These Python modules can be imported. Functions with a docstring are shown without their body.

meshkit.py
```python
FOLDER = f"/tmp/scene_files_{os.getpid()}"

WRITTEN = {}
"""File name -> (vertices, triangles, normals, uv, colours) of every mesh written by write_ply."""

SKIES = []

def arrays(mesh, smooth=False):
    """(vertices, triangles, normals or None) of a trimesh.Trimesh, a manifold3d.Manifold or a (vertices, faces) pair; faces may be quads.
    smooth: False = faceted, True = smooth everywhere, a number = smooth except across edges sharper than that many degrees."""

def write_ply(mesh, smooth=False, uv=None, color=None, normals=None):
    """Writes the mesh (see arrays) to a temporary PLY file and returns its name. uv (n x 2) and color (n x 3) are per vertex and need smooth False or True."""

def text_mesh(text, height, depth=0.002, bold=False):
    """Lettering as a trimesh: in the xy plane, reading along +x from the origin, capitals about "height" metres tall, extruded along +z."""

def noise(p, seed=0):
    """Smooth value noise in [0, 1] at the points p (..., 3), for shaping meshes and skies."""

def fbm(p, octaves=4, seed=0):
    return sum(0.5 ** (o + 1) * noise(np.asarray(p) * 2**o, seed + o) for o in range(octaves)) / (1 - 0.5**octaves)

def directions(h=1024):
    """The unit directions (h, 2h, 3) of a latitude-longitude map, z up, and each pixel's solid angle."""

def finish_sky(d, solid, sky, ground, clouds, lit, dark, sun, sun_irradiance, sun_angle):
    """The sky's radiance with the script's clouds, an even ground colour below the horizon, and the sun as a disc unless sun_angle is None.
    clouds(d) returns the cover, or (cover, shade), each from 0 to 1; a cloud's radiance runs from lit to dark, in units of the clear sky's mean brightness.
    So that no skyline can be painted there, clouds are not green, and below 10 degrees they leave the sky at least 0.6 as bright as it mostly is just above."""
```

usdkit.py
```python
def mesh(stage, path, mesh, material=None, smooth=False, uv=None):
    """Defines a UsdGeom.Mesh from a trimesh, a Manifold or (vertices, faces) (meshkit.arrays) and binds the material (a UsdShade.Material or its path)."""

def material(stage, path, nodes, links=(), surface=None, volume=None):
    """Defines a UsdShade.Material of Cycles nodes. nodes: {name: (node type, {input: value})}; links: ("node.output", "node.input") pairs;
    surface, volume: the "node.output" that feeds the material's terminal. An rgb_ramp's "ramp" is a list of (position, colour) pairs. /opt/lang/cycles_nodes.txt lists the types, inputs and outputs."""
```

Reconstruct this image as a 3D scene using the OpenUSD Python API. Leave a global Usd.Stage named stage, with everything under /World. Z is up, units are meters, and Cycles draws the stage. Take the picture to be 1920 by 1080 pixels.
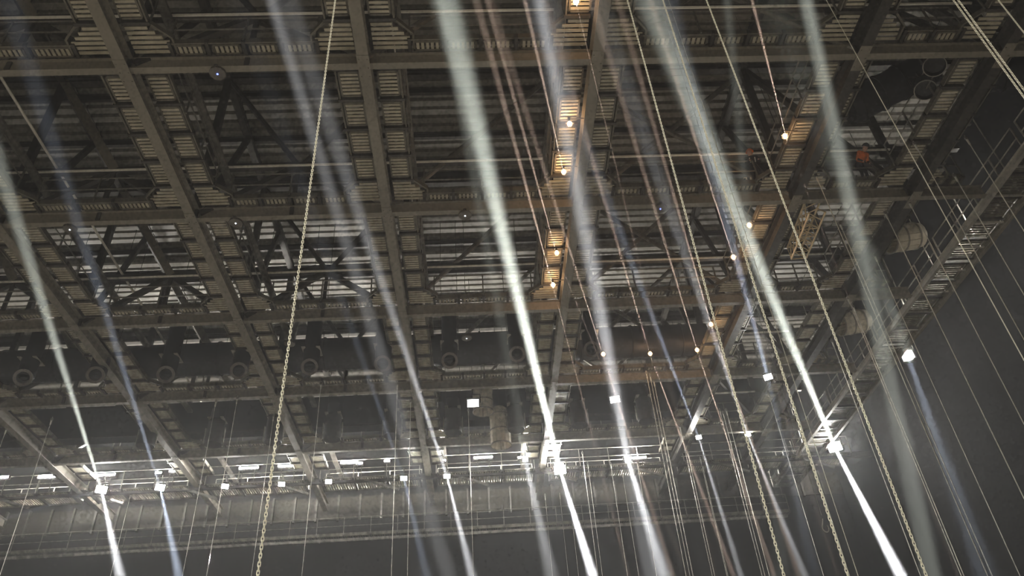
import math, random
import numpy as np, trimesh, usdkit, meshkit
import manifold3d as m3
from pxr import Usd, UsdGeom, UsdLux, UsdShade, Gf, Sdf

stage = Usd.Stage.CreateInMemory()
UsdGeom.Xform.Define(stage, '/World')
rng = random.Random(7)

# ------------------------------------------------------------------ camera, exposure, light levels
H = 19.0                                   # height of the steel grid above the eye
EYE = np.array([0.0, 0.0, 1.6])
PITCH, ROLL, YAW, FPX = math.radians(37.0837), math.radians(-4.543), math.radians(4.0887), 1430.37
fwd = np.array([math.sin(YAW) * math.cos(PITCH), math.cos(YAW) * math.cos(PITCH), math.sin(PITCH)])
_r = np.array([math.cos(YAW), -math.sin(YAW), 0.0]); _u = np.cross(_r, fwd)
right = _r * math.cos(ROLL) + _u * math.sin(ROLL)
up = -_r * math.sin(ROLL) + _u * math.cos(ROLL)
cam = UsdGeom.Camera.Define(stage, '/World/camera')
cam.AddTransformOp().Set(Gf.Matrix4d(*right, 0, *up, 0, *(-fwd), 0, *EYE, 1))
cam.CreateHorizontalApertureAttr(36.0)
cam.CreateFocalLengthAttr(36.0 * FPX / 1920)
cam.CreateClippingRangeAttr(Gf.Vec2f(0.05, 400))
cam.CreateExposureAttr(0.35)

HAZE = 0.0019                              # scattering per metre of the stage haze
HAZE_G = 0.40
STREAK_BEAM = 3.6e6                               # added spot beams standing in for lens smear streaks
FLOOD = 400.0                              # radiance of a flood lens
STRIP = 850.0                              # radiance of a strip tube
WARM = 8.0                                # warm work lamps
UNSEEN_HOUSE = 1.3e3                              # unseen lamps behind the viewer, lighting the roof steel off the floor

# ------------------------------------------------------------------ points
def P(X, Y, h):
    """Grid coordinates (multiples of the grid height) to metres."""
    return np.array([X * H, Y * H, 1.6 + h * H])
def _ray(x, y):
    return (x - 960) / FPX * right - (y - 540) / FPX * up + fwd
def at(x, y, h=1.0):
    d = _ray(x, y); return EYE + d * (h * H / d[2])
def atY(x, y, Y):
    d = _ray(x, y); return EYE + d * (Y * H / d[1])

# ------------------------------------------------------------------ mesh building
class MB:
    def __init__(self): self.v, self.f, self.n = [], [], 0
    def add(self, v, f):
        self.v.append(np.asarray(v, float)); self.f.append(np.asarray(f, int) + self.n); self.n += len(v); return self
    def tm(self, m): return self.add(m.vertices, m.faces)
    def box(self, c, s):
        c, s = np.asarray(c, float), np.asarray(s, float) / 2
        v = np.array([[i, j, k] for i in (-1, 1) for j in (-1, 1) for k in (-1, 1)]) * s + c
        return self.add(v, BOXF)
    def bar(self, a, b, w, d=None, ref=(0, 0, 1)):
        """Square bar from a to b: w across, d along ref."""
        d = d or w
        a, b = np.asarray(a, float), np.asarray(b, float)
        t = b - a; t = t / np.linalg.norm(t); ref = np.asarray(ref, float)
        if abs(t @ ref) > .95: ref = np.array([0, 1.0, 0]) if abs(t[1]) < .9 else np.array([1.0, 0, 0])
        x = np.cross(t, ref); x /= np.linalg.norm(x); y = np.cross(x, t)
        v = np.array([p + x * i * w / 2 + y * j * d / 2 for p in (a, b) for i in (-1, 1) for j in (-1, 1)])
        return self.add(v, BOXF)
    def tube(self, a, b, r, n=8, r2=None, cap=True):
        a, b = np.asarray(a, float), np.asarray(b, float); r2 = r if r2 is None else r2
        t = b - a; t = t / np.linalg.norm(t); ref = np.array([0, 0, 1.0]) if abs(t[2]) < .9 else np.array([1.0, 0, 0])
        x = np.cross(t, ref); x /= np.linalg.norm(x); y = np.cross(t, x)
        g = np.arange(n) * 2 * math.pi / n
        ring = np.cos(g)[:, None] * x + np.sin(g)[:, None] * y
        i = np.arange(n); j = (i + 1) % n
        f = np.vstack([np.stack([i, j, j + n], 1), np.stack([i, j + n, i + n], 1)])
        v = np.vstack([a + ring * r, b + ring * r2])
        if cap:
            v = np.vstack([v, a, b]); f = np.vstack([f, np.stack([j, i, np.full(n, 2 * n)], 1), np.stack([i + n, j + n, np.full(n, 2 * n + 1)], 1)])
        return self.add(v, f)
    def path(self, pts, r, n=6):
        for a, b in zip(pts[:-1], pts[1:]): self.tube(a, b, r, n)
        return self
    def lathe(self, prof, base, axis, n=20):
        """Revolve (radius, along) pairs about axis from base."""
        axis = np.asarray(axis, float) / np.linalg.norm(axis); ref = np.array([0, 0, 1.0]) if abs(axis[2]) < .9 else np.array([1.0, 0, 0])
        x = np.cross(axis, ref); x /= np.linalg.norm(x); y = np.cross(axis, x)
        g = np.arange(n) * 2 * math.pi / n; ring = np.cos(g)[:, None] * x + np.sin(g)[:, None] * y
        v = np.vstack([np.asarray(base) + axis * z + ring * max(r, 1e-4) for r, z in prof]); f = []
        i = np.arange(n); j = (i + 1) % n
        for k in range(len(prof) - 1):
            a = k * n; f += [np.stack([i + a, j + a, j + a + n], 1), np.stack([i + a, j + a + n, i + a + n], 1)]
        return self.add(v, np.vstack(f))
    def hbeam(self, a, b, w, d, t=.03, ref=(0, 0, 1)):
        """H section: two flanges w wide, d deep."""
        a, b, r = np.asarray(a, float), np.asarray(b, float), np.asarray(ref, float)
        o = r * (d / 2 - t / 2)
        self.bar(a - o, b - o, w, t, ref); self.bar(a + o, b + o, w, t, ref); return self.bar(a, b, t, d - 2 * t, ref)
    def get(self): return np.vstack(self.v), np.vstack(self.f)
BOXF = np.array([[0, 1, 3], [0, 3, 2], [4, 6, 7], [4, 7, 5], [0, 4, 5], [0, 5, 1], [2, 3, 7], [2, 7, 6], [0, 2, 6], [0, 6, 4], [1, 5, 7], [1, 7, 3]])

# ------------------------------------------------------------------ naming
taken = {}
def numbered(parent, name):
    k = (parent, name); i = taken.get(k, 0); taken[k] = i + 1
    return f'{parent}/{name}' + (f'_{i:03d}' if i else '')
def tag(prim, label=None, cat=None, group=None, kind=None):
    for k, v in (('label', label), ('category', cat), ('group', group), ('kind', kind)):
        if v: prim.SetCustomDataByKey(k, v)
    return prim
def thing(name, label, cat, group=None, loc=None, kind=None):
    x = UsdGeom.Xform.Define(stage, numbered('/World', name))
    if loc is not None: x.AddTranslateOp().Set(Gf.Vec3d(*map(float, loc)))
    return tag(x.GetPrim(), label, cat, group, kind)
def part(name, mb, mat, parent, label=None, smooth=False, kind=None, loc=None):
    path = numbered(str(parent.GetPath()), name)
    v, f = mb.get() if isinstance(mb, MB) else (np.array(mb.vertices), np.array(mb.faces))
    if loc is not None: v = v - np.asarray(loc)
    return tag(usdkit.mesh(stage, path, (v, f), mat, smooth=smooth).GetPrim(), label, None, None, kind)
def solo(name, mb, mat, label, cat, group=None, smooth=False, kind=None):
    path = numbered('/World', name)
    return tag(usdkit.mesh(stage, path, mb.get() if isinstance(mb, MB) else mb, mat, smooth=smooth).GetPrim(), label, cat, group, kind)
ORD = ['first', 'second', 'third', 'fourth', 'fifth', 'sixth', 'seventh', 'eighth', 'ninth', 'tenth', 'eleventh', 'twelfth', 'thirteenth', 'fourteenth', 'fifteenth', 'sixteenth', 'seventeenth', 'eighteenth', 'nineteenth', 'twentieth']
def ordinal(i):
    n = i + 1
    if n <= 20: return ORD[i]
    if n % 10 == 0: return {30: 'thirtieth', 40: 'fortieth'}[n]
    return {2: 'twenty', 3: 'thirty', 4: 'forty'}[n // 10] + '-' + ORD[n % 10 - 1]

# ------------------------------------------------------------------ materials
def paint(name, c, rough=.5, metal=0.0, var=.25, scale=1.5, bump=0.0, spec=.5):
    nodes = {'g': ('geometry', {}), 'n': ('noise_texture', {'scale': scale, 'detail': 4.0}),
             'r': ('rgb_ramp', {'ramp': [(0.3, tuple(np.array(c) * (1 - var))), (0.7, tuple(np.minimum(np.array(c) * (1 + var), 1)))]}),
             'p': ('principled_bsdf', {'roughness': rough, 'metallic': metal, 'specular_ior_level': spec})}
    links = [('g.position', 'n.vector'), ('n.fac', 'r.fac'), ('r.color', 'p.base_color')]
    if bump:
        nodes['n2'] = ('noise_texture', {'scale': scale * 14, 'detail': 3.0}); nodes['b'] = ('bump', {'strength': bump, 'distance': .02})
        links += [('g.position', 'n2.vector'), ('n2.fac', 'b.height'), ('b.normal', 'p.normal')]
    return usdkit.material(stage, f'/World/Looks/{name}', nodes, links, surface='p.BSDF')
def glow(name, c, s):
    return usdkit.material(stage, f'/World/Looks/{name}', {'e': ('emission', {'color': c, 'strength': s})}, surface='e.emission')
M = dict(
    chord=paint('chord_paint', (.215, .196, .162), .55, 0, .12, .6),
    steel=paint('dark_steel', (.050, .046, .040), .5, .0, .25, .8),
    black=paint('black_paint', (.016, .016, .017), .6, 0, .3, 1.2),
    grate=paint('galvanised_grating', (.42, .39, .305), .5, .1, .2, 2.5),
    frame=paint('grating_frame', (.14, .13, .105), .5, .2, .2, 2),
    deck=paint('deck_sheet', (.21, .20, .178), .5, .1, .08, .5),
    pipe=paint('pale_pipe', (.85, .82, .74), .35, .1, .06, 2),
    rail=paint('rail_steel', (.20, .19, .17), .4, .4, .2, 2),
    brightrail=paint('bright_rail', (.50, .48, .43), .38, .4, .2, 2),
    duct=paint('black_duct', (.018, .018, .021), .55, .1, .25, .7),
    nozzle=paint('nozzle_paint', (.045, .043, .042), .5, .1, .2, 2),
    ring=paint('nozzle_ring', (.13, .115, .105), .5, .1, .2, 2),
    plate=paint('flange_plate', (.34, .32, .28), .5, .2, .2, 3),
    galv=paint('galvanised_duct', (.72, .67, .56), .4, .2, .12, 1.5),
    cable=paint('wire_rope', (.72, .71, .64), .4, .2, .1, 6),
    chain=paint('chain_steel', (.93, .91, .78), .35, .15, .05, 8),
    hook=paint('hook_steel', (.30, .29, .27), .4, .5, .2, 4),
    wall=paint('wall_black', (.009, .009, .0095), .95, 0, .02, .25, 0, .08),
    fascia=paint('fascia_panel', (.035, .033, .028), .8, 0, .08, .8, 0, .1),
    floor=paint('arena_floor', (.50, .46, .40), .6, 0, .2, .3),
    lamp=paint('lamp_housing', (.05, .05, .05), .45, .2, .2, 4),
    box=paint('junction_box', (.11, .10, .085), .5, 0, .15, 3),
    orange=paint('orange_cloth', (.80, .22, .06), .75, 0, .2, 9, .2),
    helmet=paint('orange_helmet', (.85, .25, .06), .35, 0, .08, 4),
    dark_cloth=paint('dark_cloth', (.035, .035, .042), .85, 0, .3, 9, .2),
    skin=paint('skin', (.52, .33, .25), .55, 0, .08, 9),
    lattice=paint('lattice_steel', (.60, .48, .30), .45, .1, .2, 2),
    tape=paint('reflective_tape', (.85, .85, .82), .3, .2, .05, 6),
)
M['flood'] = glow('flood_lens', (1.0, .98, .92), FLOOD)
M['panel_glow'] = glow('panel_lens', (1.0, .99, .95), 2.2)
M['strip'] = glow('strip_tube', (1.0, .95, .86), STRIP)
M['strip_dim'] = glow('slim_strip_tube', (1.0, .95, .86), 300.0)
M['warm'] = glow('warm_bulb', (1.0, .52, .20), 30)
M['blue'] = glow('blue_led', (.15, .2, 1.0), 3)
M['white_led'] = glow('white_led', (.9, .95, 1.0), 2)
haze = usdkit.material(stage, '/World/Looks/haze', {'v': ('principled_volume', {'color': (.97, .98, 1.0), 'density': HAZE, 'anisotropy': HAZE_G})}, volume='v.volume')

def lamp_light(parent, p, d, power, rad, ang, color=(1, 1, 1), soft=.7, name='light'):
    l = UsdLux.SphereLight.Define(stage, numbered(str(parent.GetPath()), name))
    l.CreateRadiusAttr(rad); l.CreateIntensityAttr(float(power)); l.CreateNormalizeAttr(True); l.CreateColorAttr(Gf.Vec3f(*color))
    if d is not None:
        s = UsdLux.ShapingAPI.Apply(l.GetPrim()); s.CreateShapingConeAngleAttr(ang); s.CreateShapingConeSoftnessAttr(soft)
        z = -np.asarray(d, float) / np.linalg.norm(d); x = np.cross([0, 0, 1.0], z); x /= np.linalg.norm(x); y = np.cross(z, x)
        l.AddTransformOp().Set(Gf.Matrix4d(*x, 0, *y, 0, *z, 0, *map(float, p), 1))
    else:
        l.AddTransformOp().Set(Gf.Matrix4d(1, 0, 0, 0, 0, 1, 0, 0, 0, 0, 1, 0, *map(float, p), 1))

# ------------------------------------------------------------------ the grid
GX = [-1.576, -1.220, -.865, -.512, -.149, .215, .645, .885]          # lengthwise girders
FX = 1.082                                                              # outer lighting catwalk
GY = [.4035, .741, 1.0785, 1.416, 1.7535, 2.091]                       # cross girders
YB, XL, XR, YF = 2.56, -1.95, 1.30, -1.25                               # walls
DECK = 1.455
TOP, MID = 1.425, 1.143

# ------------------------------------------------------------------ the setting
def slab(name, lo, hi, mat, parent=None):
    lo, hi = np.array(lo), np.array(hi)
    mb = MB().box((lo + hi) / 2, hi - lo)
    if parent is not None: return part(name, mb, mat, parent)
    return tag(usdkit.mesh(stage, '/World/' + name, mb.get(), mat).GetPrim(), None, None, None, 'structure')
x0, x1, y0, y1 = XL * H, XR * H, YF * H, YB * H
ztop = 1.6 + DECK * H + .5
slab('floor', (x0, y0, -.3), (x1, y1, 0), M['floor'])
slab('wall_left', (x0 - .4, y0, 0), (x0, y1, ztop), M['wall'])
slab('wall_right', (x1, y0, 0), (x1 + .4, y1, ztop), M['wall'])
slab('wall_front', (x0, y0 - .4, 0), (x1, y0, ztop), M['wall'])
wb = tag(UsdGeom.Xform.Define(stage, '/World/wall_back').GetPrim(), kind='structure')
slab('wall_face', (x0, y1, 0), (x1, y1 + .4, ztop), M['wall'], wb)
# fascia panels high on the back wall, between ribs
zf0, zf1 = 1.6 + .975 * H, 1.6 + 1.055 * H
n = 44
for i in range(n):
    a, b = x0 + (x1 - x0) * i / n, x0 + (x1 - x0) * (i + 1) / n
    part('fascia_panel', MB().box(((a + b) / 2, y1 - .05, (zf0 + zf1) / 2), (b - a - .16, .08, zf1 - zf0)), M['fascia'], wb)
    part('wall_rib', MB().box((a, y1 - .12, (zf0 + zf1) / 2), (.12, .24, zf1 - zf0 + .2)), M['steel'], wb)

ceiling = tag(UsdGeom.Xform.Define(stage, '/World/ceiling').GetPrim(), kind='structure')
zd = 1.6 + DECK * H
slab('roof_slab', (x0, y0, zd + .25), (x1, y1, zd + .5), M['black'], ceiling)
strip_w = .1350 * H
ys = np.arange(.60 * H, y1 - 1, strip_w)
bays = [XL] + GX + [FX, XR]
for ya in ys:
    part('purlin', MB().hbeam((x0, ya, zd - .17), (x1, ya, zd - .17), .16, .34), M['steel'], ceiling)
    for a, b in zip(bays[:-1], bays[1:]):
        mb = MB(); k = 5; p = (strip_w - .1) / k
        prof = []
        for q in range(k):
            s = ya + .05 + q * p
            prof += [(s, .20), (s + .12 * p, .20), (s + .24 * p, 0.0), (s + .86 * p, 0.0), (s + .98 * p, .20)]
        prof.append((ya + strip_w - .05, .20))
        xa, xb = a * H + .02, b * H - .02
        v = [(xa, y, zd + z) for y, z in prof] + [(xb, y, zd + z) for y, z in prof]
        m = len(prof); i = np.arange(m - 1)
        f = np.vstack([np.stack([i, i + 1, i + 1 + m], 1), np.stack([i, i + 1 + m, i + m], 1)])
        part('deck_sheet', MB().add(v, f), M['deck'], ceiling)

# haze fills the hall
solo('stage_haze', MB().box(((x0 + x1) / 2, (y0 + y1) / 2, ztop / 2), (x1 - x0 - .1, y1 - y0 - .1, ztop - .1)), haze,
     'thin grey stage haze filling the whole hall under the roof', 'haze', kind='stuff')

# ------------------------------------------------------------------ lengthwise girders
Y0G, Y1G = .25, YB - .02
cz = .275                                   # half depth of a chord
side_names = ['leftmost', 'second leftmost', 'third leftmost', 'fourth leftmost', 'middle', 'right-of-middle', 'second rightmost', 'rightmost']
for gi, X in enumerate(GX):
    x = X * H
    g = thing('roof_girder', f'dark steel roof girder running away from the viewer, the {side_names[gi]} of the eight', 'girder', 'lengthwise roof girders')
    zb = 1.6 + H
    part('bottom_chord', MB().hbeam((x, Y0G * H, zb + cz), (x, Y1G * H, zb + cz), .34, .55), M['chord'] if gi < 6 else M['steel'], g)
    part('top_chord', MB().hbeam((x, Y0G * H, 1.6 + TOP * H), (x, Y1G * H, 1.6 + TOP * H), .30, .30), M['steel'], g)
    for k in range(len(GY)):
        ya = GY[k] * H
        if k < len(GY) - 1:
            yb = GY[k + 1] * H; ym = (ya + yb) / 2
            part('diagonal_brace', MB().bar((x, ya + .2, zb + .3), (x, ym, 1.6 + TOP * H - .1), .20, .20), M['steel'], g)
            pass
        mb = MB().box((x, ya, zb - .008), (.36, .9, .016))
        for s in (-1, 1):
            for q in range(3): mb.tube((x + s * .12, ya - .3 + q * .3, zb - .04), (x + s * .12, ya - .3 + q * .3, zb), .022, 6)
        part('splice_plate', mb, M['chord'], g)

# cross girders
cross_names = ['nearest', 'second nearest', 'third nearest', 'fourth nearest', 'farthest']
for ci, Y in enumerate(GY[1:]):
    g = thing('cross_girder', f'dark steel cross girder running left to right, {cross_names[ci]} of the five', 'girder', 'cross girders of the roof')
    y, zb, zm, zt = Y * H, 1.6 + H, 1.6 + MID * H, 1.6 + TOP * H
    ends = [XL + .01] + GX + [XR - .01]
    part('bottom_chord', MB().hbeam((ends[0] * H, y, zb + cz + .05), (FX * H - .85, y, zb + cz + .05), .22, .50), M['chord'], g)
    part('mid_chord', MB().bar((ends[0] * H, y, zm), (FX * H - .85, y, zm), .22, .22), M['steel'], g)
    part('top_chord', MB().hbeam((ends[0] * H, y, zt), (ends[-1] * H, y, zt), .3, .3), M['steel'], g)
    part('pipe', MB().tube((ends[1] * H, y - .16, zm - .12), (ends[-2] * H, y - .16, zm - .12), .05, 6), M['pipe'], g)
    for i, X in enumerate(GX):
        part('web_post', MB().bar((X * H, y + .02, zb + .2), (X * H, y + .02, zt), .26, .24), M['steel'], g)
        part('gusset_plate', MB().box((X * H, y - .02, zm - .05), (.8, .05, .7)), M['steel'], g)
    for i in range(len(GX) - 1):
        a, b = GX[i] * H, GX[i + 1] * H; xm = (a + b) / 2
        if i < 4:
            if i == 3:
                part('diagonal_brace', MB().tube((a, y, zt), (xm, y, zm), .11, 8), M['steel'], g)
                part('diagonal_brace', MB().tube((b, y + .12, zt), (xm, y + .12, zm), .11, 8), M['steel'], g)
            else:
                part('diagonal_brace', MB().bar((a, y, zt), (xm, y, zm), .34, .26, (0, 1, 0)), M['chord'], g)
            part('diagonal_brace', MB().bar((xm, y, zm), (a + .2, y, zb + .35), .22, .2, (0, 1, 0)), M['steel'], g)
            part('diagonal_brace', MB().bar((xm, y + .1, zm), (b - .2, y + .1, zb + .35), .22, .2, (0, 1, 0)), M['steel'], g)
            part('hanger', MB().bar((xm, y, zm), (xm, y, zb + .2), .14, .12), M['steel'], g)
        elif i == 4:
            part('diagonal_brace', MB().tube((b, y, zt), (a, y, zb + .4), .11, 8), M['rail'], g)
        elif i == 5:
            part('diagonal_brace', MB().tube((a, y, zt), (b, y, zb + .4), .10, 8), M['rail'], g)
            part('diagonal_brace', MB().tube((b, y + .25, zt), (a, y + .25, zb + .4), .12, 8), M['rail'], g)
        else:
            part('diagonal_brace', MB().bar((a, y, zt), (b, y, zb + .4), .24, .2), M['steel'], g)

# ------------------------------------------------------------------ catwalks
def grating(o, along, across, L, W, pitch=.145):
    """Plank grating: o is the corner, slats lie across."""
    mb = MB(); o, along, across = map(np.asarray, (o, along, across))
    k = max(3, int(round((L - .12) / pitch))); p = (L - .12) / k
    for q in range(k):
        c = o + along * (.06 + p * (q + .5)) + across * (W / 2)
        s = np.abs(along) * p * .60 + np.abs(across) * (W - .05) + np.array([0, 0, .035])
        mb.box(c, s)
    return mb
def slats(o, along, across, L, W, mat, parent, pitch=.145):
    k = max(3, int(round((L - .12) / pitch))); p = (L - .12) / k
    for q in range(k):
        part('slat', MB().box(o + along * (.06 + p * (q + .5)) + across * (W / 2), np.abs(along) * p * .58 + np.abs(across) * (W - .05) + np.array([0, 0, .035])), mat, parent)
def frame(o, along, across, L, W):
    mb = MB()
    for t in (.03, W - .03): mb.box(o + along * L / 2 + across * t + np.array([0, 0, .02]), np.abs(along) * L + np.abs(across) * .06 + np.array([0, 0, .08]))
    for t in (.03, L - .03): mb.box(o + along * t + across * W / 2 + np.array([0, 0, .02]), np.abs(along) * .06 + np.abs(across) * W + np.array([0, 0, .08]))
    return mb
EX, EY_, EZ = np.eye(3)
def walk(t, o, along, across, L, W, n, railmat, rail=True, inner_rail=False, grate=M['grate'], near=False):
    """A catwalk run from corner o: n grating panels between bearers, stringers, guard rail at the far edge."""
    m = L / n; gap = .22
    for q in range(n):
        oo = o + along * (q * m + gap / 2)
        gp = part('grating_panel', frame(oo, along, across, m - gap, W), M['frame'], t)
        if near: slats(oo, along, across, m - gap, W, grate, gp)
        else: part('slat', grating(oo, along, across, m - gap, W), grate, gp, kind='stuff')
    for q in range(n + 1):
        part('bearer', MB().bar(o + along * (q * m) + EZ * .0, o + along * (q * m) + across * (W + .12) + EZ * .0, .10, .16), M['steel'], t)
    part('stringer', MB().bar(o + across * (W + .06) + EZ * .05, o + across * (W + .06) + along * L + EZ * .05, .05, .2), M['frame'], t)
    for e in ([W + .1] if rail else []) + ([-.02] if inner_rail else []):
        b = o + across * e
        mb = MB()
        for z in (.58, 1.12): mb.tube(b + EZ * z, b + along * L + EZ * z, .028, 6)
        part('guard_rail', mb, railmat, t)
        k = max(2, int(round(L / 1.7)))
        for q in range(k + 1):
            pq = b + along * (L * q / k)
            part('rail_post', MB().bar(pq, pq + EZ * 1.13, .05, .05), railmat, t)
zc = 1.6 + H + .58
W = .66
for gi, X in enumerate(GX):
    for s in (-1, 1):
        if gi in (0,) and s < 0: continue
        t = thing('catwalk', f'slatted catwalk on the {"left" if s < 0 else "right"} flank of the {side_names[gi]} lengthwise roof girder', 'catwalk', 'lengthwise catwalks')
        off = .26
        wid = W if not (gi >= 6 and s > 0) else .42
        for k in range(len(GY)):
            ya = GY[k] * H + .42
            yb = (GY[k + 1] * H - 1.25) if k + 1 < len(GY) else 2.26 * H
            o = np.array([X * H + s * off, ya, zc])
            walk(t, o, EY_, EX * s, yb - ya, wid, 4 if k + 1 < len(GY) else 3, M['rail'], k < 3, near=k < 2 and 2 <= gi <= 6)
            if k + 1 < len(GY):
                # flared landing with a chamfered corner where the cross catwalk joins
                mb = MB(); L = .95; yy = yb + .05
                for q in range(6):
                    w = wid + min(.5, .16 * q)
                    mb.box((X * H + s * (off + w / 2), yy + .12 + q * L / 6, zc), (w - .04, L / 6 * .62, .035))
                part('landing_panel', mb, M['grate'], t)
                part('landing_frame', MB().bar((X * H + s * (off + wid + .06), yb, zc + .04), (X * H + s * (off + wid + .56), yb + .5, zc + .04), .06, .16)
                     .bar((X * H + s * (off + wid + .56), yb + .5, zc + .04), (X * H + s * (off + wid + .56), yb + 1.0, zc + .04), .06, .16), M['frame'], t)
for ci, Y in enumerate(GY[1:]):
    t = thing('cross_catwalk', f'slatted cross catwalk on the near side of the {cross_names[ci]} cross girder', 'catwalk', 'cross catwalks')
    for a, b in zip([XL + .03] + GX, GX + [FX - .05]):
        xa, xb = a * H + 1.35, b * H - 1.35
        if xb - xa < 1.5: xa, xb = a * H + .9, b * H - .9
        n_ = max(2, int(round((xb - xa) / 1.15)))
        walk(t, np.array([xa, Y * H - .16, zc]), EX, -EY_, xb - xa, .34, n_, M['rail'], True)

# ------------------------------------------------------------------ outer lighting catwalk on the right
t = thing('lighting_catwalk', 'bright railed lighting catwalk climbing the right edge beside the black wall', 'catwalk')
for k in range(6):
    ya = (.62 + .3375 * k) * H; yb = ya + .3375 * H - .3
    walk(t, np.array([FX * H - .62, ya, 1.6 + H + .16]), EY_, EX, yb - ya, 1.15, 5, M['brightrail'], True, True, M['frame'])
for s in (-.75, .72):
    part('edge_beam', MB().hbeam((FX * H + s, .5 * H, 1.6 + H + .06), (FX * H + s, 2.5 * H, 1.6 + H + .06), .16, .3), M['brightrail'] if s < 0 else M['chord'], t)
for k in range(24):
    ya = (.6 + k * .08) * H
    part('ladder_rung', MB().bar((FX * H - .75, ya, 1.6 + H + .11), (FX * H + .72, ya, 1.6 + H + .11), .07, .09), M['brightrail'], t)
    if k % 2 == 0: part('hanger_rod', MB().tube((FX * H + .6, ya, 1.6 + H + .2), (FX * H + .6, ya, 1.6 + TOP * H), .03, 6), M['brightrail'], t)

# ------------------------------------------------------------------ the lamp bridge and rear gallery
t = thing('lamp_bridge', 'railed lamp bridge carrying the row of white lamps across the back', 'catwalk')
for a, b in zip([XL + .03] + GX, GX + [XR - .05]):
    xa, xb = a * H + .5, b * H - .5
    walk(t, np.array([xa, 2.275 * H, 1.6 + H + .02]), EX, EY_, xb - xa, 1.7, max(2, int((xb - xa) / 1.5)), M['brightrail'], True, True)
part('edge_chord', MB().hbeam((XL * H + .1, 2.29 * H, 1.6 + H), (XR * H - .1, 2.29 * H, 1.6 + H), .2, .34), M['steel'], t)
for i in range(11):
    xa = (-1.75 + i * .28) * H
    part('knee_brace', MB().bar((xa, 2.29 * H, 1.6 + H), (xa + .11 * H, 2.29 * H, 1.6 + .945 * H + .3), .13, .13), M['rail'], t)
t = thing('rear_gallery', 'narrow railed gallery low on the dark back wall', 'gallery')
walk(t, np.array([XL * H + .2, 2.56 * H - .1, 1.6 + .90 * H]), EX, -EY_, (1.05 - XL) * H, 1.0, 34, M['rail'], True, grate=M['steel'])
part('edge_beam', MB().bar((XL * H + .2, 2.5 * H, 1.6 + .885 * H), (1.05 * H, 2.5 * H, 1.6 + .885 * H), .12, .16), M['rail'], t)

# ------------------------------------------------------------------ pipes along the girders
pipes = [('A', -.800, 'left of the third girder'), ('B', (at(415, 312, 1.15)[0]) / H, 'right of the fourth girder'), ('C', at(765, 300, 1.15)[0] / H, 'right of the middle girder'),
         ('D', at(1035, 300, 1.15)[0] / H, 'left of the girder right of the middle')]
for nm, X, where in pipes:
    solo('conduit', MB().tube((X * H, .5 * H, 1.6 + 1.15 * H), (X * H, 2.2 * H, 1.6 + 1.15 * H), .05, 8), M['pipe'], f'long pale conduit pipe running lengthwise, {where}', 'pipe', 'conduits along the girders', smooth=True)
for i, (X, h) in enumerate([(-.46, 1.10), (-.10, 1.10), (.165, 1.09), (.165, 1.12), (.69, 1.10), (-.815, 1.1)]):
    nm = ['fourth girder', 'middle girder', 'girder right of the middle, lower one', 'girder right of the middle, upper one', 'second girder from the right', 'third girder from the left'][i]
    solo('cable_tray', MB().box((X * H, 1.45 * H, 1.6 + h * H), (.26, 2.1 * H, .05)).box((X * H - .13, 1.45 * H, 1.6 + h * H + .05), (.02, 2.1 * H, .12)).box((X * H + .13, 1.45 * H, 1.6 + h * H + .05), (.02, 2.1 * H, .12)), M['rail'],
         f'dark cable tray beside the {nm}', 'cable tray', 'cable trays')

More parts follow.
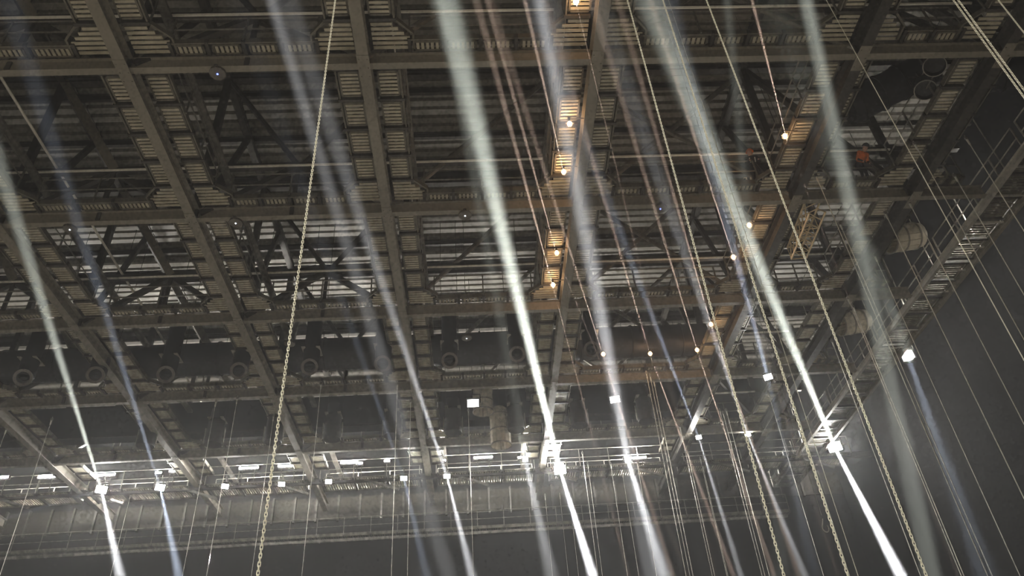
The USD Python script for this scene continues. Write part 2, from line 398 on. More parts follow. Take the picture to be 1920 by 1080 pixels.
# ------------------------------------------------------------------ ducts and nozzles
def duct_run(name, label, a, b, r, ribs):
    t = thing(name, label, 'duct')
    part('duct_shell', MB().tube(a, b, r, 24), M['duct'], t, smooth=35)
    a, b = np.asarray(a), np.asarray(b)
    for q in range(ribs):
        c = a + (b - a) * (q + .5) / ribs; d = (b - a) / np.linalg.norm(b - a) * .04
        part('flange', MB().tube(c - d, c + d, r + .05, 24), M['black'], t, smooth=35)
    return t
duct_run('air_duct', 'fat black air duct across the roof behind the near row of nozzles', P(-1.5, 1.680, 1.080), P(.62, 1.680, 1.080), .80, 16)
t = thing('air_plenum', 'long black box plenum across the back above the far row of nozzles', 'duct')
part('plenum_box', MB().box(P(-.42, 2.012, 1.084), (2.1 * H, .8, 1.85)), M['duct'], t)
part('stiffener', MB().box(P(-.42, 1.9895, 1.0345), (2.1 * H, .1, .08)), M['nozzle'], t)
def nozzle(px, py, Y, tilt, where, group, k):
    c = atY(px, py, Y)                                        # centre of the mouth
    d = (EYE + np.array([(c[0] - EYE[0]) * .35, 0, 0]) - c); d /= np.linalg.norm(d)
    if not tilt: d = np.array([0, -.15, -1.0]); d /= np.linalg.norm(d)
    t = thing('air_nozzle', f'black drum-shaped air nozzle with {"open ring mouth" if tilt else "closed grey drum"}, {where}', 'nozzle', group)
    j = c - d * (.55 if tilt else 1.25)                        # joint
    if tilt:
        part('mouth_barrel', MB().lathe([(.02, .02), (.26, .02), (.28, .4), (.32, .4), (.36, .1), (.32, -.1), (.02, -.2)], j, d, 24), M['nozzle'], t, smooth=40)
        part('mouth_ring', MB().lathe([(.26, .36), (.26, .46), (.38, .48), (.38, .37), (.28, .36)], j, d, 24), M['ring'], t, smooth=30)
        part('inner_vane', MB().lathe([(.01, .20), (.14, .16), (.16, .02)], j, d, 16), M['black'], t, smooth=30)
        part('drum', MB().lathe([(.01, -.1), (.36, -.05), (.38, .1), (.38, .85), (.01, .86)], j, EZ, 24), M['duct'], t, smooth=30)
    else:
        part('drum', MB().lathe([(.01, 0), (.44, 0), (.46, .05), (.46, .8), (.42, .82), (.42, 1.3), (.01, 1.32)], c, EZ, 24), M['nozzle'], t, smooth=30)
        for s in (-1, 1): part('side_arm', MB().bar(c + [s * .5, 0, .1], c + [s * .5, 0, .95], .04, .10), M['plate'], t)
    top = (j if tilt else c + EZ * .55) + EZ * .86 
    for s in (-1, 1):
        part('yoke_plate', MB().bar(top + [s * .33, -.40, 0], top + [s * .33, .40, 0], .18, .03), M['plate'], t)
    for s in (-1, 1): part('hanger_rod', MB().tube(top + [s * .4, .3, 0], (top[0] + s * .4, top[1] + .3, 1.6 + DECK * H + .015), .012, 5), M['steel'], t)
    part('yoke_bridge', MB().box(top + [0, .38, 0.0], (.84, .14, .035)), M['plate'], t)
    part('drop_pipe', MB().lathe([(.36, 0), (.36, 1.9 if tilt else .6), (.01, 1.95 if tilt else .65)], top, EZ, 20), M['duct'], t, smooth=30)
row1 = [(42, 708), (178, 703), (310, 702), (447, 695), (580, 688), (717, 682), (843, 676), (970, 664), (1110, 655)]
row2 = [(272, 825), (399, 822), (511, 818), (622, 812), (735, 806), (850, 800), (968, 794), (1087, 786), (1213, 778)]
HANG = 1.6 + DECK * H + .015
for k, (a, b) in enumerate(row1): nozzle(a, b, 1.555, True, f'{ordinal(k)} from the left in the near row', 'near row of air nozzles', k)
for k, (a, b) in enumerate(row2): nozzle(a, b + 12, 1.925, False, f'{ordinal(k)} from the left in the far row', 'far row of air nozzles', k)

def silver_duct(px, py, h, r, L, label, ax, branch=True):
    c = at(px, py, h); ax = np.asarray(ax, float) / np.linalg.norm(ax)
    t = thing('silver_duct', label, 'duct', 'bright galvanised duct stubs')
    ref = EZ if abs(ax[2]) < .9 else EX
    x = np.cross(ax, ref); x /= np.linalg.norm(x); y = np.cross(ax, x); n = 14
    for q in range(n):
        g0, g1 = 2 * math.pi * q / n + .02, 2 * math.pi * (q + 1) / n - .02
        mb = MB(); v = [c + (x * math.cos(g) + y * math.sin(g)) * rr + ax * z for z in (-L / 2, L / 2) for g in (g0, g1) for rr in (r, r - .03)]
        part('sheet_panel', mb.add(v, BOXF), M['galv'], t)
    for z in (-.5, -.05, .45): part('seam_ring', MB().lathe([(r - .02, -.03), (r + .03, -.03), (r + .03, .03), (r - .02, .03)], c + ax * L * z, ax, 28), M['plate'], t)
    e = c + ax * L * .5
    part('hanger_rod', MB().tube(c + EZ * (r if abs(ax[2]) < .9 else L / 2), (c[0], c[1], 1.6 + DECK * H + .015), .015, 5), M['steel'], t)
    part('elbow', MB().lathe([(r - .02, 0), (r * .9, .25), (r * .5, .45), (.01, .5)], e, ax, 20), M['galv'], t, smooth=40)
    if branch: part('branch', MB().tube(e - ax * .1, e - ax * .1 + x * (r + .6) + ax * .7, r * .45, 14), M['galv'], t, smooth=40)
silver_duct(938, 806, .985, .55, 1.8, 'shiny round galvanised duct stub hanging before the dark plenum, in mid picture', (0, 0, 1), False)
silver_duct(905, 752, 1.06, .55, 1.3, 'shorter galvanised duct stub behind the square white lamp panel', (0, 0, 1))
silver_duct(1594, 605, 1.09, .60, 1.2, 'pale galvanised duct drum beside the right catwalk, lower one', (1, 0, .15), False)
silver_duct(1690, 446, 1.09, .60, 1.2, 'pale galvanised duct drum beside the right catwalk, upper one', (1, 0, .15), False)
# black ducts at the upper right
duct_run('air_duct', 'black sloping air duct crossing the upper right corner', at(1590, 205, 1.09), at(1745, 125, 1.13), .62, 4)
duct_run('air_duct', 'black short air duct at the far upper right by the pale deck', at(1850, 145, 1.10), at(1990, 120, 1.1), .55, 3)
for i, (px, py) in enumerate([(1735, 165), (1752, 120)]):
    c = at(px, py, 1.06); d = np.array([-.5, -.3, -1.0]); d /= np.linalg.norm(d)
    t = thing('spotlight', f'black unlit spotlight hung among the ducts at upper right, {["lower", "upper"][i]} one', 'spotlight', 'unlit spotlights')
    part('barrel', MB().lathe([(.01, -.9), (.28, -.85), (.34, -.2), (.36, .2), (.33, .22), (.30, 0), (.01, -.05)], c, d, 20), M['black'], t, smooth=30)
    part('front_rim', MB().lathe([(.33, .18), (.36, .18), (.36, .23), (.33, .23), (.33, .18)], c, d, 20), M['rail'], t, smooth=30)
    part('yoke', MB().path([c + [.42, 0, 0], c + [.42, 0, .6], c + [-.42, 0, .6], c + [-.42, 0, 0]], .035), M['steel'], t)
    part('clamp', MB().box(c + [0, 0, .72], (.12, .12, .3)), M['steel'], t)

# lattice truss piece
a, b = at(1528, 388, 1.0), at(1494, 474, 1.0)
t = thing('lattice_truss', 'tan lattice truss section hanging beside the second girder from the right', 'truss')
ax = (b - a) / np.linalg.norm(b - a); sx = np.cross(ax, EZ); sx /= np.linalg.norm(sx); sz = np.cross(sx, ax)
cs = [a + sx * i * .3 + sz * j * .3 for i, j in ((-1, -1), (1, -1), (1, 1), (-1, 1))]; L = np.linalg.norm(b - a)
for q in (.15, .85): part('sling', MB().tube(a + ax * L * q + sz * .3, np.array([*(a + ax * L * q + sz * .3)[:2], 1.6 + DECK * H + .015]), .015, 5), M['steel'], t)
for c in cs: part('chord_tube', MB().tube(c, c + ax * L, .04, 8), M['lattice'], t, smooth=True)
for q in range(6):
    for k in range(4):
        p0, p1 = cs[k] + ax * L * q / 6, cs[(k + 1) % 4] + ax * L * (q + 1) / 6
        part('lacing', MB().tube(p0, p1, .024, 6).tube(p1, cs[(k + 1) % 4] + ax * L * q / 6 if q == 0 else cs[k] + ax * L * (q + 1) / 6, .02, 6), M['lattice'], t)

# ------------------------------------------------------------------ lamps
def aim(p, px, py, h=None, Y=None):
    q = at(px, py, h) if h else atY(px, py, Y)
    return q - p
M['glare'] = glow('glare_lens', (1.0, .99, .95), 1000.0)
def flood(px, py, Y, label, size=.5, beams=(), power=1.0, lens='flood'):
    c = atY(px, py, Y); d = EYE + np.array([0, 6.0, -1.0]) - c; d /= np.linalg.norm(d)
    t = thing('flood_light', label, 'lamp', None)
    x = np.cross(d, EZ); x /= np.linalg.norm(x); y = np.cross(x, d)
    def fb(o, sx, sy, sz): 
        return MB().add([o + x * i * sx / 2 + y * j * sy / 2 + d * k * sz for i in (-1, 1) for j in (-1, 1) for k in (-1, 0)], BOXF)
    part('housing', fb(c - d * .03, size, size * .72, .16), M['lamp'], t)
    part('lens', fb(c, size * .86, size * .58, .02), M[lens], t)
    for q in range(5): part('cooling_fin', fb(c - d * .2 + x * (q - 2) * size * .2, .02, size * .6, .12), M['lamp'], t)
    part('bracket', MB().path([c + x * size * .54 - d * .1, c + x * size * .54 - d * .1 + EZ * size * .7, c - x * size * .54 - d * .1 + EZ * size * .7, c - x * size * .54 - d * .1], .025).tube(c - d * .1 + EZ * size * .7, c - d * .1 + EZ * (size * .7 + .35), .03), M['steel'], t)
    st = c - d * .1 + EZ * (size * .7 + .3)
    if abs(Y - 2.25) < .01: part('outrigger', MB().bar(st, (st[0], 2.29 * H - .05, 1.6 + H), .05, .05), M['steel'], t)
    else: part('drop_rod', MB().tube(st, (st[0], st[1], 1.6 + DECK * H + (.205 if px == 1153 else .015)), .012, 5), M['steel'], t)
    for (dirn, pw, rad, ang, col) in beams:
        lamp_light(t, c + d * .12, dirn(c), pw * STREAK_BEAM, rad, ang, col, .8)  # added spot; its beam imitates the lens streak through this lamp
    return t
def UP(px, py, h=.90): return lambda c: aim(c, px, py, h=h)
def DN(px, py, Y=1.35): return lambda c: aim(c, px, py, Y=Y)
W_, Gn, Bl = (1, 1, 1), (.95, 1, .86), (.72, .82, 1)
flood(190, 918, 2.25, 'glaring white flood lamp below the lamp bridge, leftmost in the row', .62, [(UP(52, 480), 0.6, 0.072, 0.52, Gn), (DN(225, 1080), 0.6, 0.072, 0.45, W_), (DN(0, 975, 1.9), 0.075, 0.054, 0.45, Bl)], lens='glare')
flood(300, 914, 2.25, 'bright white flood lamp below the lamp bridge, second in the row', .55, [(UP(190, 560), 0.165, 0.067, 0.52, Bl), (DN(335, 1080), 0.263, 0.059, 0.45, Bl)])
flood(422, 912, 2.25, 'small tilted flood lamp on the bridge, third in the row', .42)
flood(528, 908, 2.25, 'small square flood lamp beside the long chain, fourth in the row', .40)
flood(616, 903, 2.25, 'small square flood lamp right of the long chain, fifth in the row', .40)
flood(757, 897, 2.25, 'small tilted flood lamp near the middle, sixth in the row', .42, [(UP(640, 560), 0.045, 0.072, 0.6, Bl), (DN(800, 1080), 0.045, 0.072, 0.6, Bl)])
flood(838, 893, 2.25, 'small flood lamp right of the middle girder, seventh in the row', .40, [(UP(650, 330), .35, 0.09, 0.62, W_), (DN(885, 1080), 0.338, 0.067, 0.48, W_)])
flood(1050, 881, 2.25, 'glaring white flood lamp near the middle of the bridge', .74, [(UP(868, 130), 2.0, 0.15, 0.68, Gn), (DN(1112, 1080), 2.6, 0.09, 0.45, W_), (DN(640, 985, 1.9), 0.075, 0.054, 0.45, W_)], lens='glare')
flood(985, 862, 2.25, 'dim flood lamp left of the glaring middle lamp', .36, [(UP(885, 430), 0.12, 0.12, 0.75, Gn), (DN(1035, 1080), 0.105, 0.12, 0.75, W_)])
flood(1177, 862, 2.25, 'flood lamp at the right part of the bridge before a grey brace', .40, [(UP(1040, 110), .28, 0.2, 0.9, W_), (DN(1245, 1080), 0.3, 0.13, 0.75, W_)])
flood(1565, 838, 2.20, 'most glaring white flood lamp, under the end of the right catwalk', .80, [(UP(1425, 500), 1.15, 0.13, 0.62, Gn), (DN(1690, 1080), 3.2, 0.099, 0.48, W_)], lens='glare')
flood(1310, 820, 2.07, 'small white flood lamp left of the right-hand chain group', .34, [(UP(1245, 650), 0.188, 0.045, 0.45, Bl), (DN(1390, 1080), 0.225, 0.045, 0.42, W_)])
flood(1402, 815, 2.10, 'small white flood lamp on the chain right of the warm lamps', .34, [(UP(1345, 650), 0.188, 0.054, 0.52, W_), (DN(1510, 1080), 0.225, 0.054, 0.45, W_)])
flood(1440, 707, 1.69, 'tilted white flood lamp alone under the dark right bay', .42, [(UP(1385, 500), 0.165, 0.09, 0.68, Bl), (DN(1500, 960), 0.0375, 0.09, 0.75, Bl)])
flood(1702, 667, 1.69, 'square white lamp hanging from the right catwalk', .66, [(UP(1600, 400), .2, 0.3, 0.8, Gn), (DN(1760, 830), 0.045, 0.11, 1, Bl)], lens='panel_glow')
flood(1153, 749, 1.84, 'square white lamp panel in the dark bay right of the girder', .60, [], lens='panel_glow')
flood(887, 756, 1.86, 'square white lamp panel tilted before a silver duct', .70, [], lens='panel_glow')

strips = [(8, 894, 20), (89, 894, 36), (197, 890, 42), (298, 886, 14), (324, 883, 14), (467, 877, 38), (541, 873, 40), (655, 867, 34), (674, 868, 14), (726, 864, 12), (829, 863, 15), (906, 857, 36), (985, 857, 30), (1048, 871, 18), (1190, 858, 44), (1541, 810, 40)]
for k, (px, py, w) in enumerate(strips):
    a, b = atY(px - w / 2, py + .6, 2.268), atY(px + w / 2, py - .6, 2.268); z = (a[2] + b[2]) / 2; a[2] = b[2] = z
    k0 = 1.6 + H
    t = thing('strip_light', f'lit white strip light on the lamp bridge, {ordinal(k)} from the left', 'lamp', 'strip lights along the bridge')
    part('tube', MB().tube(a, b, .055, 8), M['strip'], t)
    part('housing', MB().bar(a - EZ * .12 + EY_ * .05, b - EZ * .12 + EY_ * .05, .16, .08), M['lamp'], t)
    for e in (a, b): part('end_cap', MB().box(e, (.05, .14, .16)), M['lamp'], t)
    for e in (a * .8 + b * .2, a * .2 + b * .8): part('stem', MB().bar(e - EZ * .12, np.array([e[0], e[1], min(k0, e[2] - .2)]), .04, .04), M['steel'], t)
for i, (pa, pb) in enumerate([((1847, 373), (1816, 425)), ((1800, 446), (1764, 500)), ((1703, 573), (1688, 596)), ((1674, 620), (1651, 648))]):
    a, b = at(*pa, 1.065), at(*pb, 1.065); a[0] = b[0] = (a[0] + b[0]) / 2
    t = thing('strip_light', f'slim strip light along the inner rail of the right catwalk, {ordinal(i)} from the top', 'lamp', 'strip lights along the right catwalk')
    part('tube', MB().tube(a, b, .035, 8), M['strip_dim'], t)
    part('housing', MB().bar(a - EX * .07, b - EX * .07, .05, .14), M['lamp'], t)
    for e in (a * .8 + b * .2, a * .2 + b * .8): part('stem', MB().bar(e - EX * .07, e - EX * .07 - EZ * .9, .04, .04), M['steel'], t)

warm = [(1080, 3, 'at the top edge beside the girder right of the middle', (1130, 210), None), (1068, 232, 'high on the girder right of the middle', None, None), (1057, 322, 'on the girder right of the middle, above its second crossing', (1020, 160), None),
        (1044, 474, 'on the girder right of the middle, below its second crossing', (990, 280), (1110, 640)), (1037, 534, 'on the girder right of the middle, above its third crossing', (1000, 400), (1090, 740)),
        (1131, 664, 'leftmost of the lower warm row', (1040, 380), (1205, 900)), (1219, 663, 'second of the lower warm row', (1120, 330), (1300, 880)), (1307, 656, 'third of the lower warm row', (1200, 300), (1390, 900)),
        (1333, 608, 'above the third of the lower warm row beside a chain', (1230, 250), (1400, 800)), (1375, 482, 'left of the second girder from the right, halfway down', (1300, 250), (1440, 680)), (1405, 422, 'left of the second girder from the right', None, None),
        (1472, 255, 'nearest by the second girder from the right', (1420, 40), (1545, 440))]
for px, py, where, u_, d_ in warm:
    c = at(px, py, 1.014)
    t = thing('work_lamp', f'small warm orange work lamp {where}', 'lamp', 'warm work lamps')
    part('bulb', MB().lathe([(.01, -.09), (.06, -.06), (.085, 0), (.06, .06), (.03, .1)], c, EZ, 12), M['warm'], t, smooth=True)
    part('holder', MB().tube(c + EZ * .1, c + EZ * .26, .045, 10), M['lamp'], t)
    part('arm', MB().tube(c + EZ * .24, c + EZ * .24 + EX * .5, .018, 6), M['steel'], t)
    part('drop_wire', MB().tube(c + EZ * .24, (c[0], c[1], 1.6 + DECK * H + (.205 if px == 1131 else .015)), .006, 4), M['steel'], t)
    mb = MB()
    for q in range(6):
        g = q * math.pi / 3; r_ = np.array([math.cos(g), math.sin(g), 0]) * .13
        mb.path([c + EZ * .12 + r_ * .4, c + r_, c - EZ * .13 + r_ * .3], .006, 4)
    part('cage', mb, M['steel'], t)
    lamp_light(t, c - EZ * .02, None, WARM, .09, 0, (1, .62, .34))
    for q, hh, Y in ((u_, .92, None), (d_, None, 1.25)):
        if not q: continue
        g_ = at(*q, hh) if hh else atY(*q, Y)
        if g_[2] > 1.6 + .9 * H: g_ = at(*q, .85)
        lamp_light(t, c - EZ * .2, g_ - c + EZ * .2, STREAK_BEAM * .36, .010, .30, (1, .72, .55), .8)  # added narrow spot imitating a warm lens streak

# added spots above the view; their beams stand in for wide lens streaks
for i, (px, q, pw, ang, col) in enumerate([(451, (700, 620), 1.3, .62, W_), (975, (1120, 560), 2.0, .62, W_), (1470, (1625, 520), 2.2, .66, Gn), (790, (905, 420), 1.0, .4, Gn), (1345, (1400, 380), .7, .42, Gn)]):
    c = at(px, -190, .80); tgt = at(*q, .63); d = tgt - c; d /= np.linalg.norm(d); c = c - d * 11.0
    t = thing('added_streak_spot', f'added spot above the view whose beam stands in for a lens streak, {ordinal(sorted([451, 975, 1470, 790, 1345]).index(px))} from left', 'spotlight', 'added streak spots')
    part('barrel', MB().lathe([(.01, -.8), (.16, -.78), (.17, -.3), (.12, -.25), (.12, .1), (.14, .12), (.14, .2), (.115, .2), (.11, 0), (.01, -.01)], c - d * .25, d, 18), M['lamp'], t, smooth=30)
    part('yoke', MB().path([c - d * .6 + EX * .2, c - d * .6 + EX * .2 + EZ * .5, c - d * .6 - EX * .2 + EZ * .5, c - d * .6 - EX * .2], .02), M['steel'], t)
    part('drop_rod', MB().tube(c - d * .6 + EZ * .5, np.array([*(c - d * .6)[:2], 1.6 + DECK * H + .015]), .02, 6), M['steel'], t)
    lamp_light(t, c, d, pw * STREAK_BEAM, .08, ang, col, .7)

# unseen lamps behind the viewer, placed to light the steel undersides by floor bounce
for i, (X, Y) in enumerate([(-1.6, -.9), (-1.0, -.9), (-.4, -.9), (.3, -.9), (-1.6, -.3), (-1.0, -.3), (-.4, -.3), (.3, -.3)]):
    c = P(X, Y, .97)
    t = thing('unseen_house_lamp', f'unseen lamp behind the viewer lighting the steel, {ordinal(i % 4)} from the left in the {"far" if i < 4 else "near"} row', 'lamp', 'unseen lamps behind the viewer')
    part('shade', MB().lathe([(.05, .4), (.3, .35), (.4, 0), (.38, 0), (.28, .33), (.05, .36)], c, EZ, 18), M['lamp'], t, smooth=40)
    part('stem', MB().tube(c + EZ * .38, c + EZ * 1.0, .03), M['steel'], t)
    lamp_light(t, c + EZ * .05, np.array([0, .02, -1.0]), UNSEEN_HOUSE, .2, 65, (1, .93, .80), .6)

# ------------------------------------------------------------------ boxes under the cross girders
for i, (px, py, led, where) in enumerate([(408, 138, 'blue', 'under the nearest cross girder left of the chain'), (131, 430, 'white_led', 'at the left under the second cross girder'), (442, 418, 'white_led', 'under the second cross girder left of the chain'),
                                     (872, 404, 'white_led', 'under the second cross girder in mid picture'), (1238, 391, 'blue', 'under the second cross girder right of the middle'), (875, 634, 'white_led', 'under the third cross girder in mid picture'), (543, 645, 'white_led', 'under the third cross girder by the chain')]):
    c = at(px, py, 1.0); c[2] = 1.6 + H + .035
    t = thing('junction_box', f'flat junction box with tiny lamp {where}', 'box', 'junction boxes')
    part('lid', MB().tube(c - EZ * .05, c + EZ * .03, .24, 10), M['box'], t)
    part('indicator', MB().tube(c - EZ * .07, c - EZ * .04, .03, 8), M[led], t)
    if i > 4: part('drop_rod', MB().tube(c, (c[0], c[1], 1.6 + DECK * H + .015), .01, 5), M['steel'], t)
    part('strap', MB().bar(c + EY_ * -.25 + EZ * .06, c + EY_ * .25 + EZ * .06, .1, .03), M['steel'], t)

# ------------------------------------------------------------------ cables
wires = [(12, 805), (97, 787), (245, 927), (405, 753), (445, 747), (513, 780), (602, 720), (745, 720), (770, 753), (878, 770), (1017, 963), (1045, 953), (1062, 953), (1092, 850), (1102, 870), (1145, 870), (1167, 887), (1195, 870), (1212, 700), (1219, 705), (1226, 715),
         (1275, 800), (1290, 850), (1313, 860), (1317, 870), (1350, 770), (1356, 775), (1362, 770), (1440, 735), (1490, 760), (1560, 640), (1590, 560), (1600, 575), (1640, 480), (1575, 420), (1530, 330), (1660, 400), (1705, 380), (1715, 270), (1790, 330), (1812, 260)]
wires = sorted([(at(px, py), px, py) for px, py in wires], key=lambda w: w[1] + (1080 - w[2]) * (w[1] - 820) / (w[2] + 1360))
for k, (p, px, py) in enumerate(wires):
    p[1] = min(p[1], 2.5 * H)
    r_ = .015 + .005 * rng.random()
    t = thing('steel_cable', f'thin steel cable hanging from the grid, {ordinal(k)} from the left along the bottom edge', 'cable', 'hanging steel cables')
    part('wire_rope', MB().tube((p[0], p[1], 0.02), (p[0], p[1], p[2] + .15), r_, 5), M['cable'], t)
    part('shackle', MB().tube((p[0], p[1], p[2] - .28), (p[0], p[1], p[2] - .05), .035, 6), M['cable'], t)
    part('thimble', MB().box((p[0], p[1], p[2] + .02), (.10, .06, .14)), M['hook'], t)

def chain_links(x, y, z0, z1, pitch=.030, w=.013, r=.0042):
    g = np.linspace(0, 2 * math.pi, 13)[:-1]
    hl = pitch * .5 + r * 1.2
    base = np.stack([np.cos(g) * w * .72, np.zeros(12), np.sign(np.sin(g)) * (hl - w * .72) * (np.abs(np.sin(g)) > .05) + np.sin(g) * w * .72], 1)
    t = np.roll(base, -1, 0) - np.roll(base, 1, 0); t /= np.linalg.norm(t, axis=1, keepdims=True)
    nn = np.cross(t, [0, 1.0, 0]); v = []
    for k in range(4):
        a = k * math.pi / 2 + math.pi / 4
        v.append(base + (nn * math.cos(a) + np.array([0, 1.0, 0]) * math.sin(a)) * r)
    v = np.stack(v, 1).reshape(-1, 3)
    i = np.arange(12); f = []
    for k in range(4):
        k2 = (k + 1) % 4; j = (i + 1) % 12
        f += [np.stack([i * 4 + k, j * 4 + k, j * 4 + k2], 1), np.stack([i * 4 + k, j * 4 + k2, i * 4 + k2], 1)]
    f = np.vstack(f); n_ = int((z1 - z0) / pitch)
    turn = v[:, [1, 0, 2]] * np.array([1, -1, 1])
    V = np.concatenate([(v if q % 2 else turn) + np.array([x, y, z0 + q * pitch]) for q in range(n_)])
    Fc = np.concatenate([f + q * len(v) for q in range(n_)])
    return MB().add(V, Fc)
chains = [(483, 1080, .29, 'pale hoist chain hanging left of the middle, alone', 1.0), (1470, 1080, .32, 'pale hoist chain, leftmost of the three long ones on the right', 1.0), (1590, 1080, .32, 'pale hoist chain, middle of the three long ones on the right', 1.0), (1737, 1080, .32, 'pale hoist chain, rightmost of the three long ones', 1.0),
          (1850, 86, .30, 'pale hoist chain at the top right corner, left one of a pair', 1.1), (1858, 84, .30, 'pale hoist chain at the top right corner, right one of a pair', 1.1), (1900, 36, .34, 'pale hoist chain cutting the extreme top right corner', 1.0), (1609, 1080, .62, 'thin distant chain carrying the hook, right of the middle long chain', 1.0), (1916, 668, .42, 'short stretch of chain at the right edge', 1.0)]
for px, py, Y, label, sc in chains:
    c = atY(px, py, Y)
    t = thing('hoist_chain', label, 'chain', 'hoist chains')
    near = Y < .4
    part('link_run', chain_links(c[0], c[1], .02, 1.6 + H, .030 * sc if near else .03, .013 * sc if near else .008, .0042 if near else .0026), M['chain'], t, smooth=True)
c = atY(1548, 990, .62)
t = thing('hook', 'small steel lifting hook hanging free near the lower right', 'hook')
g = np.linspace(-.5, 1.25 * math.pi, 12)
part('hook_bend', MB().path([c + np.array([-math.cos(a) * .05, 0, -math.sin(a) * .065]) for a in g], .010, 6), M['hook'], t, smooth=True)
part('shank', MB().tube(c + [-.045, 0, .02], c + [0, 0, .15], .011, 8), M['hook'], t)
part('hook_rope', MB().tube(c + [0, 0, .2], (c[0], c[1], 1.6 + H), .004, 5), M['hook'], t)

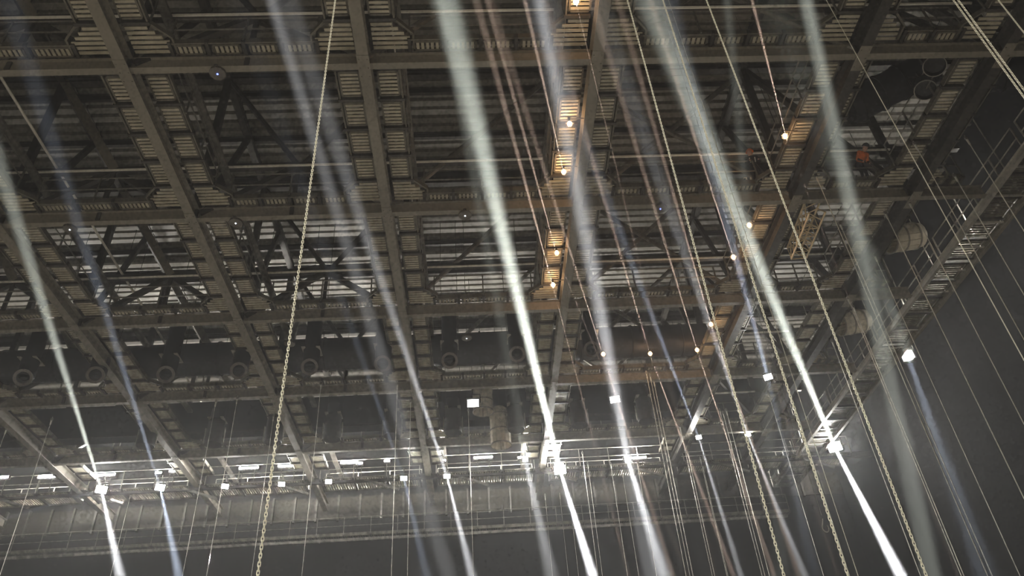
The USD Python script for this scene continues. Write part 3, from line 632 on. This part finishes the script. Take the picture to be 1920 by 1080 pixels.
# ------------------------------------------------------------------ people on the second cross catwalk
def body(joints, bones, edge=.03):
    mf = None
    for a, b in bones:
        (pa, ra), (pb, rb) = joints[a], joints[b]
        s = m3.Manifold.batch_hull([m3.Manifold.sphere(ra, 14).translate(tuple(map(float, pa))), m3.Manifold.sphere(rb, 14).translate(tuple(map(float, pb)))])
        mf = s if mf is None else mf + s
    mf = mf.refine_to_length(edge); q = mf.to_mesh()
    tm = trimesh.Trimesh(np.array(q.vert_properties)[:, :3], np.array(q.tri_verts), process=True)
    trimesh.smoothing.filter_taubin(tm, iterations=8)
    return tm
def person(base, label, face, pose, vest):
    """Standing figure at base; face is the heading; pose bends the trunk forward by so many degrees."""
    t = thing('person', label, 'person', None, base)
    th = math.radians(pose); c_, s_ = math.cos(th), math.sin(th)
    def tr(x, f_, z):                                       # trunk point bent about the hip at .95
        zz = z - .95; return (x, f_ * c_ + zz * s_, .95 - f_ * s_ + zz * c_)
    hd = math.radians(face); R_ = np.array([[math.cos(hd), -math.sin(hd), 0], [math.sin(hd), math.cos(hd), 0], [0, 0, 1]])
    J = {'pel': ((0, 0, .95), .14), 'wst': (tr(0, 0, 1.10), .125), 'chs': (tr(0, .0, 1.32), .15), 'nek': (tr(0, .01, 1.46), .06), 'hed0': (tr(0, .03, 1.56), .075), 'hed1': (tr(0, .02, 1.66), .095), 'nose': (tr(0, .125, 1.60), .016), 'chin': (tr(0, .085, 1.53), .03)}
    B = [('pel', 'wst'), ('wst', 'chs'), ('chs', 'nek'), ('nek', 'hed0'), ('hed0', 'hed1'), ('hed0', 'nose'), ('hed0', 'chin')]
    for s in (-1, 1):
        q = 'lr'[s > 0]
        J |= {q + 'sho': (tr(s * .19, 0, 1.40), .065), q + 'elb': (tr(s * .25, .10, 1.14), .045), q + 'wri': (tr(s * .16, .34, 1.10), .032),
              q + 'hip': ((s * .10, 0, .90), .095), q + 'kne': ((s * .12, .06, .50), .062), q + 'ank': ((s * .13, -.02, .09), .045), q + 'toe': ((s * .15, .16, .035), .035), q + 'ear': (tr(s * .095, .02, 1.60), .018), q + 'pal': (tr(s * .145, .42, 1.09), .030)}
        B += [('chs', q + 'sho'), (q + 'sho', q + 'elb'), (q + 'elb', q + 'wri'), (q + 'wri', q + 'pal'), ('pel', q + 'hip'), (q + 'hip', q + 'kne'), (q + 'kne', q + 'ank'), (q + 'ank', q + 'toe'), ('hed0', q + 'ear')]
        for k in range(5):
            o = (k - 2) * .016
            J[f'{q}f{k}a'] = (tr(s * .145 + o, .44 if k else .41, 1.09), .010)
            J[f'{q}f{k}b'] = (tr(s * .145 + o * 1.2, (.44, .49, .50, .495, .48)[k], 1.07), .009)
            J[f'{q}f{k}c'] = (tr(s * .145 + o * 1.2, (.45, .49, .50, .495, .475)[k], 1.035), .008)
            B += [(q + 'pal', f'{q}f{k}a'), (f'{q}f{k}a', f'{q}f{k}b'), (f'{q}f{k}b', f'{q}f{k}c')]
    J = {k: (R_ @ np.array(p), r) for k, (p, r) in J.items()}
    tm = body(J, B, .035)
    part('body', tm, M['dark_cloth'], t, smooth=True)
    def lay(names, grow, mat, nm, lab=None):
        j = {k: (J[k][0], J[k][1] + grow) for k in {x for e in names for x in e}}
        part(nm, body(j, names, .04), mat, t, lab, smooth=True)
    lay([('hed0', 'hed1'), ('hed0', 'nose'), ('hed0', 'chin'), ('hed0', 'lear'), ('hed0', 'rear'), ('nek', 'hed0')], .003, M['skin'], 'face')
    for q in 'lr': lay([(q + 'wri', q + 'pal')], .003, M['skin'], 'hand_back')
    lay([('wst', 'chs'), ('chs', 'lsho'), ('chs', 'rsho')], .012, M['orange'] if vest else M['dark_cloth'], 'vest', 'orange high visibility vest' if vest else None)
    if vest: lay([('lsho', 'lelb')], .010, M['orange'], 'sleeve'); lay([('rsho', 'relb')], .010, M['orange'], 'sleeve')
    h1 = J['hed1'][0] + R_ @ np.array([0, s_ * .02, .02]); upv = R_ @ np.array([0, s_, c_])
    part('helmet', MB().lathe([(.155, -.01), (.150, .0), (.128, .02), (.12, .06), (.085, .105), (.03, .13), (.001, .133)], h1, upv, 18), M['helmet'] if not vest else M['black'], t, 'orange helmet' if not vest else 'dark helmet', smooth=40)
    for s in (-1, 1):
        e = J['hed0'][0] + R_ @ np.array([s * .034, .082 * c_ + .04 * s_, .04 * c_ - .075 * s_])
        part('eye', MB().lathe([(.001, -.010), (.010, 0), (.001, .010)], e, upv, 8), M['black'], t)
    mb = MB()
    for s in (-1, 1): mb.bar(J['chs'][0] + R_ @ np.array([s * .10, .155 * c_, -.02]), J['wst'][0] + R_ @ np.array([s * .09, .135 * c_, 0]), .035, .02)
    part('harness_strap', mb, M['tape'], t)
    return t
base1 = at(1421, 374, 1.02); base1[1] = GY[2] * H - .38; base1[2] = zc + .02
person(base1, 'worker in dark clothes with an orange helmet standing on the second cross catwalk', 170, 12, False)
base2 = atY(1643, 362, GY[2] - .03); base2[1] = GY[2] * H - .38; base2[2] = zc + .02
person(base2, 'worker in an orange vest leaning forward on the second cross catwalk', 200, 52, True)
for i, (px, py) in enumerate([(1412, 345), (1437, 350)]):
    c = atY(px, py, GY[2] - .04)
    t = thing('tool_bag', f'dark tool bag by the feet of the worker in the orange helmet, {["left", "right"][i]} one', 'bag', 'tool bags')
    c[1] = GY[2] * H - .36; c[2] = zc + .02
    part('pouch', MB().lathe([(.01, 0), (.13, .01), (.15, .2), (.12, .34), (.01, .36)], c, EZ, 12), M['dark_cloth'], t, smooth=40)
    for s in (-1, 1): part('buckle', MB().bar(c + [s * .08, -.18, .08], c + [s * .08 + .03, -.18, .3], .05, .03), M['tape'], t)
    part('handle', MB().path([c + [-.1, 0, .34], c + [-.06, 0, .46], c + [.06, 0, .46], c + [.1, 0, .34]], .012), M['tape'], t)
